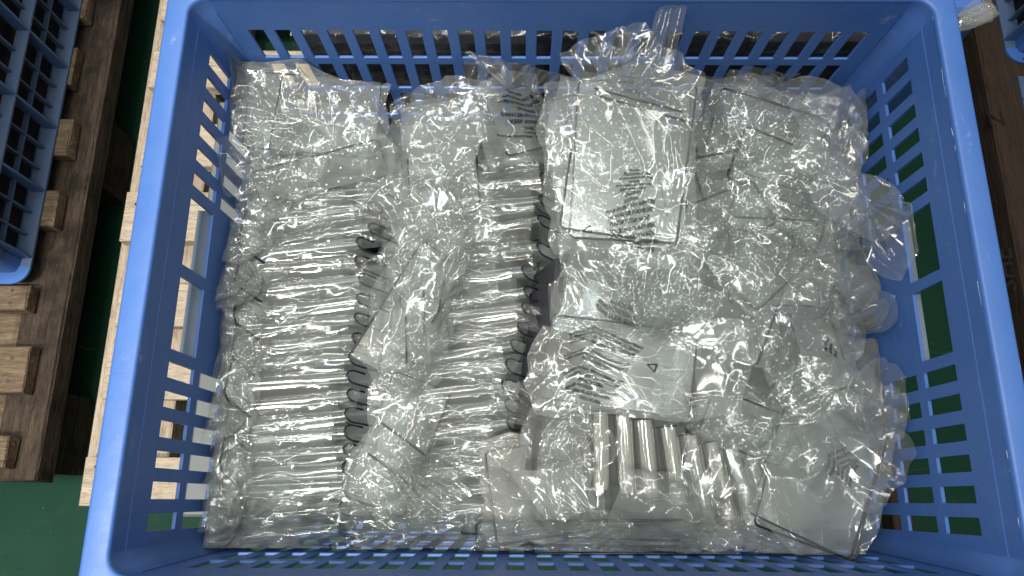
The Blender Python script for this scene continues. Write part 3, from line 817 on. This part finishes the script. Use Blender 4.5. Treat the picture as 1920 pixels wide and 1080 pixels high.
# ---------------------------------------------------------------- lower layers, so that gaps look down on packed goods
rn = random.Random(11)
for k, (px, py, w_, h_, z) in enumerate([(540, 330, .16, .17, -.205), (540, 720, .17, .24, -.205), (860, 330, .15, .16, -.205), (860, 720, .15, .24, -.205), (1150, 360, .15, .18, -.20), (1150, 760, .16, .22, -.205), (1440, 360, .16, .18, -.20), (1450, 760, .17, .22, -.205)]):
    p = at(px, py, z); o = MB(); o.box(-w_ / 2, w_ / 2, -h_ / 2, h_ / 2, -.292 - z, 0, .002)
    q = o.build('packed_sheets', M['packed']); q.location = p
    tag(q, 'grey packed sheets stacked deep under the bags, ' + ('far-left', 'near-left', 'far left-centre', 'near left-centre', 'far right-centre', 'near right-centre', 'far-right', 'near-right')[k] + ' of the crate', 'sheets', 'packed sheets below the bags')

# ---------------------------------------------------------------- the two columns of hooked pieces standing on edge
def column(pts, L, left, right, rz, lean, label, group, seed, flaps, z0, z1, flap_kind, back=.0, puff=.004):
    n = len(pts)
    for k, (px, py) in enumerate(pts):
        rr = random.Random(seed + k)
        z = z0 + (z1 - z0) * k / (n - 1) + rr.uniform(-.004, .004)
        root = empty('bagged_hook_piece', at(px, py, z), (-lean + rr.uniform(-.03, .03), rr.uniform(-.03, .03), rz + rr.uniform(-.04, .04)))
        tag(root, label % ORD[k], 'bagged piece', group); root['in_crate'] = 1
        fl = None
        if k in flaps:
            fl = flap_kind(rr); lim = -(W2 + TX * z - .010 + root.location.x); dx = max(0, lim - min(p[0] for p in fl)); fl = tuple((p[0] + dx, p[1], p[2]) for p in fl)
        hook_piece(root, L * rr.uniform(.97, 1.0), .0056 + rr.uniform(-.0004, .0012), .026, .014, fl, rr, .88)
        b = cap_bag(root, L, .0054, .030, left * rr.uniform(.85, 1.2), right + rr.uniform(-.006, .006), seed * 13 + k, puff)
        if rr.random() < .4: tail_film(root, (-.010, rr.uniform(-.004, .004), -.002), (1, rr.uniform(-.7, .3), rr.uniform(-.5, .0)), .014, rr.uniform(.016, .026), rr.uniform(.018, .030), seed * 9 + k, 2, .004, 'bag_end', 'film_clear')
        if rr.random() < .55: tail_film(root, (-L * rr.uniform(.85, 1.1), rr.uniform(-.006, .006), .004), (1, rr.uniform(-.35, .45), rr.uniform(-.02, .08)), .006, rr.uniform(.020, .034), rr.uniform(.035, .060), seed * 17 + k, rr.randint(2, 4), .004, 'bag_fold', 'film_clear')
        for q in range(3):
            tail_film(root, (-L - rr.uniform(-.004, .012), rr.uniform(-.006, .006), rr.uniform(-.008, .002)), (-1, rr.uniform(-1.3, 1.1), rr.uniform(.0, .5)), .010, rr.uniform(.035, .065), rr.uniform(.026, .044), seed * 7 + k * 3 + q, rr.randint(3, 5), rr.uniform(.004, .009), 'bag_mouth')
c1 = [(705, 345), (688, 385), (690, 425), (668, 452), (665, 487), (672, 520), (668, 558), (664, 594), (660, 632), (654, 668), (650, 703), (650, 738), (646, 775), (645, 808), (643, 842), (641, 876), (640, 910), (636, 950), (634, 990)]
column(c1, .078, .026, -.007, .10, .22, 'clear hooked piece in a wrinkled bag, %s from the far end of the left column', 'bagged pieces in the left column', 100,
       (3, 5, 7, 9, 11, 13, 15, 17), -.118, -.132, lambda r: ((-.110, .038, .008), (-.114 + r.uniform(-.003, .002), .004, .007), (-.094, -.013, .000)))
c2 = [(1030, 290), (1012, 330), (1010, 372), (1008, 410), (1006, 462), (978, 505), (982, 545), (978, 575), (970, 612), (957, 645), (948, 682), (940, 720), (946, 757), (950, 792), (948, 830), (938, 872), (925, 912), (918, 955)]
column(c2, .066, .026, -.007, .12, .22, 'clear hooked piece in a wrinkled bag, %s from the far end of the middle column', 'bagged pieces in the middle column', 300,
       (5, 7, 9, 11, 13, 15), -.116, -.134, lambda r: ((-.098, .046, .004), (-.104, .012, .0), (-.080, .000, -.008)))

# hooked pieces turned a quarter, near the middle of the near wall
c3 = [(1128, 772), (1170, 778), (1212, 786), (1254, 800), (1298, 814), (1338, 828), (1374, 838), (1408, 848)]
for k, (px, py) in enumerate(c3):
    rr = random.Random(900 + k)
    root = empty('bagged_hook_piece', at(px, py, -.118 - .002 * k), (0, 0, 0)); root.rotation_euler = Euler((rr.uniform(-.1, .1), -.12 + .02 * k, math.radians(90 + 2 * k)), 'XYZ')
    root['in_crate'] = 1; tag(root, 'clear tube-like piece lying towards the near wall, %s from the left in its row' % ORD[k], 'bagged piece', 'bagged pieces in the turned row')
    hook_piece(root, .062, .0080, .03, .03, None, rr, 0, 'ribs')
    cap_bag(root, .058, .0085, .03, .02, .010, 950 + k, .002, flat=False)

# ---------------------------------------------------------------- flat bagged plates
def bag_item(label, px, py, z, W, Hh, rot, tilt=(0, 0), plate=(.8, .8, 0, 0), dots=.011, seed=1, puff=.006, ex=(.06, .06), lines=(), mat='film', ragged=.006, text=None, tails=(), group='flat bagged plates', pbend=0.0, rnd_=.22, skew=0, taper=0, name='bagged_plate', t=.0015, n_plates=1, prot=0, er=.0009, mouths=2):
    root = empty(name, at(px, py, z), (math.radians(tilt[0]), math.radians(tilt[1]), math.radians(rot)))
    tag(root, label, 'bagged plate' if plate else 'bag', group); root['in_crate'] = 1
    pw = ph = 0
    if plate:
        pw, ph = plate[0] * W, plate[1] * Hh
        for q in range(n_plates):
            s_ = flat_sheet(root, pw * (1 - .02 * q), ph, plate[2] * W, plate[3] * Hh, dots if q == 0 else 0, lines=lines if q == 0 else (), bend=pbend, er=er)
            s_.rotation_euler = (0, 0, math.radians(prot + 5 * q + (seed * 37 % 19) - 9)); s_.location = (.002 * q, -.003 * q, -.0018 * q)
    o, T = flat_film(root, W, Hh, t, puff, seed, ex, ragged, mat=mat, pw=pw, ph=ph, skew=skew, taper=taper, round_=rnd_)
    if text: print_on(T, *text[0], W, Hh, o, **text[1])
    for tl in tails: tail_film(root, *tl)
    if mouths:
        rg = np.random.default_rng(seed + 4000)
        for q in range(mouths):
            th = rg.uniform(0, 2 * math.pi) if not text else rg.uniform(.15, .85) * math.pi; f = rg.uniform(.05, .36)
            px_ = math.cos(th) * W * f + (0 if not text else 0); py_ = math.sin(th) * Hh * (f if not text else .36)
            th2 = th + rg.normal() * .5
            tail_film(root, (px_, py_, .004 + .003 * q), (math.cos(th2), math.sin(th2), rg.uniform(.0, .28)), rg.uniform(.008, .022), rg.uniform(.045, .085), rg.uniform(.036, .062), seed * 31 + q, int(rg.integers(3, 7)), rg.uniform(.005, .009), 'bag_fold', 'film_clear')
    return root
EN = ['CAUTION', 'PLASTIC BAG MAY BE', 'SUFFOCATION DANGER', 'WARNING', 'DANGEROUS. TO AVOID', 'KEEP AWAY FROM', 'CHILDREN', 'CAUTION', 'POUR EVITER TOUT ASPHYXIE', 'SAC HORS DE PORTEE DES', 'PLASTIKTUTEN NICHT', 'ERSTICKUNG DURCH SEIN', 'SICHER AUFBEWAHREN', 'PER EVITARE PERICOLO DI', 'NON PERMETTERE CHE']
RU = ['ИЗБЕЖАНИЯ НЕСЧАСТНЫХ СЛУЧАЕВ', 'ПАКЕТЫ МОГУТ БЫТЬ ОПАСНЫМИ', 'ДЕРЖАТЬ ПОДАЛЬШЕ ОТ ДЕТЕЙ', 'ВНИМАНИЕ']
NL = ['DEZE ZAK UIT DE BUURT VAN BABIES', 'PLASTIEKEN ZAKKEN VORMEN EEN', 'VOORZICHTIG', '', 'MANTENERE FUORI DALLA PORTATA', 'PERICOLO DI SOFFOCAMENTO', 'PRECAUZIONE', 'SACOS DE PLASTICO PODEM SER', 'RISCO DE ASFIXIA BEBES', 'PRECAUCAO']
DOWN = NL[::-1] + [''] + RU[::-1]

I = bag_item
# far left corner
I('film-covered dotted plate against the far left corner of the crate', 585, 215, -.098, .135, .085, -12, (14, 4), (.86, .8, 0, 0), er=.0008, seed=21, puff=.008, lines=((-.3, -.5, -.25, .5),), ragged=.008)
I('crumpled bag below the far left corner plate, dark edge down its left side', 520, 265, -.118, .125, .075, -24, (18, 0), (.8, .7, 0, 0), seed=22, puff=.010)
I('wide bagged plate bridging the top of the left column', 600, 325, -.106, .135, .045, 10, (35, 0), (.85, .7, 0, 0), seed=23, puff=.006, ex=(.08, .05))
I('loose bag in the far left corner, thin film sticking up the wall', 490, 150, -.095, .065, .040, 5, (30, 10), None, seed=24, puff=.008)
# far middle
I('tall dotted plate with a long dark left edge in the far middle', 828, 290, -.104, .072, .110, 6, (6, -10), (.86, .9, 0, 0), er=.0009, seed=31, puff=.006)
I('bag with small print beside the far middle plate, leaning right', 970, 225, -.095, .075, .085, 28, (10, 18), (.6, .7, 0, 0), dots=0, mouths=2, seed=32, puff=.008,
  text=((EN[:9], .0036, .0047, .55, .5, math.radians(-8)), {}))
I('puffy film hump behind the far middle plate', 860, 200, -.108, .09, .05, -14, (25, 0), None, rnd_=.8, seed=33, puff=.012)
I('crumpled bag mouth on top of the middle column', 815, 400, -.106, .08, .055, -32, (10, -8), None, seed=34, puff=.012, ex=(.12, .12))
I('crumpled bag crossing the middle column at its upper third', 800, 470, -.108, .08, .05, -24, (10, 0), None, seed=35, puff=.010, ex=(.12, .12))
I('bag with a long dark diagonal edge left of the middle column', 765, 580, -.112, .060, .125, -22, (4, 14), (.72, .9, .02, 0), dots=0, er=.0010, seed=36, puff=.005, lines=((.1, .5, .5, .1), (.0, .2, .5, -.1), (.0, -.05, .5, -.35)))
I('dotted plate with dark steps left of the middle column, nearer end', 745, 830, -.122, .062, .115, -11, (4, 12), (.80, .92, .02, 0), er=.0010, seed=37, puff=.005, lines=((-.4, .1, .5, -.02), (-.4, -.15, .5, -.27)))
# far right: the big upright bag on top
I('big topmost bag with dotted plate and long warning print, tail sticking up the far wall', 1178, 300, -.054, .116, .160, -2, (9, -3), (.80, .82, .0, .02), dots=.0095, mouths=2, seed=41, puff=.009, ex=(.045, .045), ragged=.007, n_plates=2, prot=-14,
  lines=((-.38, .40, .40, .32), (-.38, .36, .48, .26)),
  text=((EN, .0031, .0042, .55, .27, math.radians(-6)), dict(tri=(-.036, -.052, .0042))),
  tails=(((.020, .066, .002), (.16, .80, .42), .020, .023, .062, 5, 3, .011), ((-.02, .075, .0), (-.5, 1, .3), .05, .06, .03, 6, 3, .008)))
I('lower dotted plate peeking out left of the big topmost bag', 1130, 300, -.086, .10, .15, 4, (4, -6), (.85, .85, 0, 0), seed=42, puff=.006)
for k, (px, py, z, W, Hh, rot, lab) in enumerate([
    (1360, 180, -.112, .090, .060, 16, 'crinkled bag with bright glints behind the big topmost bag'),
    (1470, 178, -.116, .090, .052, -24, 'sharp creased bag reaching the far wall slots'),
    (1560, 260, -.112, .060, .080, 20, 'shiny loose bag corner beside the far right slots'),
    (1440, 250, -.108, .120, .070, -11, 'wide plate in film, farthest of the right-hand pile'),
    (1400, 330, -.104, .105, .060, 20, 'plate in film next to the right edge of the big topmost bag'),
    (1470, 320, -.098, .105, .062, -15, 'dotted plate with a long dark upper edge in the right-hand pile'),
    (1460, 400, -.098, .095, .062, -10, 'dotted plate with a rounded dark corner in the middle of the right-hand pile'),
    (1365, 405, -.092, .085, .052, 33, 'tilted plate whose dark edge rises to the right of the warning print')]):
    I(lab, px, py, z, W, Hh, rot, (14 - 2 * k, 4), (.84, .82, 0, 0) if k > 2 else None, seed=50 + k, puff=.007 + (.004 if k < 3 else 0), ex=(.09, .09) if k < 3 else (.06, .06), dots=.010, er=.0011, group='bags of the right-hand pile')
I('round puffed empty bag bulging against the right wall slots', 1608, 382, -.066, .080, .052, -16, (6, 6), None, seed=61, puff=.016, ex=(.07, .07), ragged=.003, rnd_=1.0, mat='film_clear')
I('tall dotted plate with dark right edge below the right-hand pile', 1450, 490, -.098, .090, .085, -6, (6, 4), (.84, .86, 0, 0), er=.0011, seed=62, puff=.006)
I('plate standing on its diagonal, dark pointed edge at the centre right', 1420, 480, -.096, .085, .075, 38, (0, 6), (.86, .86, 0, 0), er=.0011, seed=63, puff=.006)
I('bag end reaching the right wall halfway down', 1590, 500, -.125, .055, .065, 24, (0, 10), (.8, .8, 0, 0), dots=0, seed=64, puff=.010)
I('dotted plate under clear film turned a quarter, middle of the right side', 1340, 560, -.094, .115, .085, -22, (-4, 6), (.88, .88, 0, 0), dots=.0095, seed=165, puff=.005)
I('crumpled yellowish film between warning bags', 1190, 520, -.096, .105, .050, -8, (6, 0), None, seed=66, puff=.008, ex=(.09, .09))
I('small bag under the dotted quarter-turned plate', 1500, 620, -.112, .075, .085, 14, (4, 6), (.8, .84, 0, 0), er=.0009, seed=67, puff=.007)
I('rounded shiny bag with a smudge of print near the right wall', 1560, 640, -.108, .080, .065, 24, (0, 10), None, seed=68, puff=.014, ex=(.08, .08), rnd_=.9,
  text=((['RISCO DE', 'ASFIXIA', 'PP 05'], .0034, .0042, .35, .35, .15), {}))
I('low bag sliding under the rounded shiny bag at the right wall', 1570, 720, -.140, .085, .06, 16, (6, 8), (.8, .8, 0, 0), dots=0, seed=69, puff=.010)
# the reversed warning bag
I('curved plate bag with small print folded behind the upside-down warning bag', 1180, 605, -.092, .130, .060, -14, (10, 4), (.86, .8, 0, 0), dots=0, seed=71, puff=.007, pbend=-.006,
  text=((['ПАКЕТЫ МОГУТ БЫТЬ', 'ДЕРЖАТЬ ПОДАЛЬШЕ', 'ВНИМАНИЕ'], .0042, .0052, .42, .62, math.radians(172)), {}))
I('long bag with upside-down warning print, folded corner at its right', 1200, 690, -.080, .165, .078, -4, (1, -6), (.70, .86, -.10, 0), dots=0, mouths=4, seed=72, puff=.006, ex=(.035, .035), ragged=.006, pbend=-.004,
  text=((DOWN, .0031, .0039, .31, .46, math.radians(176)), dict(tri=(-.046, -.030, .0042))))
# near row
I('warm bright flat bag left of the tube-like row', 1010, 920, -.118, .090, .085, 4, (8, 4), (.85, .85, 0, 0), dots=0, seed=81, puff=.009, ex=(.08, .08), mat='film_milky')
I('crumpled hump of film above the warm flat bag', 1040, 800, -.106, .070, .050, 30, (0, 0), None, rnd_=.9, seed=82, puff=.014, ex=(.13, .13))
I('long flat bag along the near wall with dark edge ends', 1090, 1000, -.128, .185, .034, -2, (20, 0), (.9, .6, 0, 0), dots=0, er=.0010, seed=83, puff=.006)
I('crumpled film bunch at the foot of the tube-like row', 1230, 965, -.120, .085, .060, -20, (10, 0), None, seed=84, puff=.016, ex=(.14, .14))
I('frosty crumpled bag between the tube-like row and the near right bag', 1420, 970, -.128, .100, .060, -10, (6, 0), None, seed=85, puff=.014, ex=(.12, .12), mat='film_milky')
I('largest near right bag with slanting print and dark folded edge', 1540, 880, -.108, .108, .130, -24, (0, 8), (.80, .84, 0, 0), dots=0, mouths=3, seed=86, puff=.010, ex=(.07, .07), ragged=.008, n_plates=2,
  text=((['SACOS DE PLASTICO', 'PODEM SER PERIGOSOS', 'RISCO DE ASFIXIA', 'MANTER LONGE DE', 'BEBES E CRIANCAS', 'ATTENZIONE'], .0032, .0044, .66, .5, math.radians(68)), {}))
I('plate with dark grid corners beneath the near right bag', 1560, 800, -.112, .075, .060, 20, (0, 6), (.84, .84, 0, 0), dots=0, er=.0009, seed=87, puff=.008, lines=((0, -.5, 0, .5),))
I('small crumpled bag half covering the dark gap at the centre right', 1450, 725, -.118, .06, .045, 30, (0, 4), None, seed=91, puff=.010)
I('bag with glints just right of the upside-down warning bag', 1400, 800, -.112, .085, .050, -20, (6, 0), (.8, .8, 0, 0), seed=88, puff=.009)
I('wrinkled bag end in the near left corner', 470, 980, -.130, .075, .055, -10, (10, 0), None, seed=89, puff=.014, ex=(.12, .12))
I('thin bag lying between the two columns at the near wall', 790, 985, -.134, .105, .050, 8, (10, 0), None, seed=90, puff=.010, ex=(.1, .1))
for k, (px, py, L_) in enumerate([(1090, 1008, .19), (1130, 1024, .17), (1180, 1038, .15)]):
    root = empty('upright_plate', at(px, py, -.128), (.25, 0, math.radians(-1.5 + k))); tag(root, 'clear plate standing on edge along the near wall, ' + ('first', 'second', 'third')[k] + ' out from the warm bag', 'plate', 'plates on edge at the near wall')
    me = mesh('clear_sheet', [(-L_ / 2, 0, 0), (L_ / 2, 0, 0), (L_ / 2, 0, -.06), (-L_ / 2, 0, -.06)], [(0, 1, 2, 3)], M['acrylic'], root)
    edge_mat_tube([(-L_ / 2, 0, -.05), (-L_ / 2, 0, -.002), (-L_ / 2 + .002, 0, 0), (L_ / 2 - .02, 0, 0), (L_ / 2 - .006, .003, -.006), (L_ / 2, .003, -.05)], .0009, me)
# upright dark sheets enlarged to paint the shaded gap beside the middle column
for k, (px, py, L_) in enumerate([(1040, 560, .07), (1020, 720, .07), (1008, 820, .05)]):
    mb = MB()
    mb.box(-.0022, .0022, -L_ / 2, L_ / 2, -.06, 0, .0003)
    o = mb.build('gap_shade_sheet', M['charcoal']); p = at(px, py, -.098); o.location = p; o.rotation_euler = (0, .30, math.radians(-6))
    tag(o, 'dark upright sheet painting the shaded gap between middle column and right bags, ' + ('farthest', 'middle', 'nearest')[k] + ' one', 'sheet', 'gap shade sheets')

# ---------------------------------------------------------------- dark wrapped bundle behind the far wall
bx = empty('wrapped_bundle', (.06, .34, -.297)); tag(bx, 'dark goods wound in shiny stretch film behind the far wall slots', 'bundle')
rng = np.random.default_rng(77)
for k, (x0, x1, zt) in enumerate([(-.235, -.02, -.105), (-.018, .18, -.09), (.182, .335, -.10)]):
    mb = MB(); mb.box(x0 - .06, x1 - .06, -.055, .18, 0, .297 + zt, .006); mb.build('dark_carton', M['charcoal'], bx)
nu, nv = 320, 90
P = np.zeros((nv, nu, 3)); t = np.linspace(0, 1, nv)
P[..., 0] = np.linspace(-.30, .28, nu)[None]
yy = np.where(t < .6, -.060, -.060 + (t - .6) / .4 * .12); z_ = np.where(t < .6, .02 + t / .6 * .182, .202 + .006 * np.sin((t - .6) / .4 * 3.14))
P[..., 1] = yy[:, None] - np.abs(fnoise(rng, nv, nu, 60) * .0025) ; P[..., 2] = z_[:, None] + fnoise(rng, nv, nu, 40) * .0022
hw = fnoise(rng, nv, 8, 50); P[..., 1] -= np.repeat(hw[:, :1], nu, 1) * .0018
grid_mesh('stretch_film', P, M['wrap'], bx)
# silver-looking film bag hanging at the far right corner
root = empty('loose_bag', at(1818, 36, -.10), (0, 0, .35)); tag(root, 'whitish loose plastic bag hanging outside the far right corner', 'bag')
flat_film(root, .040, .016, .001, .008, 205, (.12, .12), .003, mat='film_milky')
tail_film(root, (-.012, -.002, .002), (1, .25, .1), .014, .022, .034, 9, 4, .005, mat='film_milky')
tail_film(root, (-.014, -.002, .004), (1, .05, .1), .010, .018, .036, 10, 3, .005, mat='film_milky')
mb = MB(); mb.box(-.020, .018, -.006, .10, -.3265, .0, .005); o = mb.build('blue_crate_corner', M['blue'], None); o.location = at(1815, 12, -.098)
tag(o, 'corner of a blue crate outside the far right corner, under the whitish bag', 'crate')

# marker writing on the right-hand beam
def beam_text(t, px, py, size, rot):
    V, Fc = text_lines([t], size, .02, 0); p = at(px, py, -.2893)
    o = mesh('marker_writing', V, Fc, M['marker'], pr); o.location = p - Vector(pr.location); o.rotation_euler = (0, 0, rot)
beam_text('N', 1872, 236, .026, math.radians(6))
beam_text('SHE', 1902, 505, .030, math.radians(88))
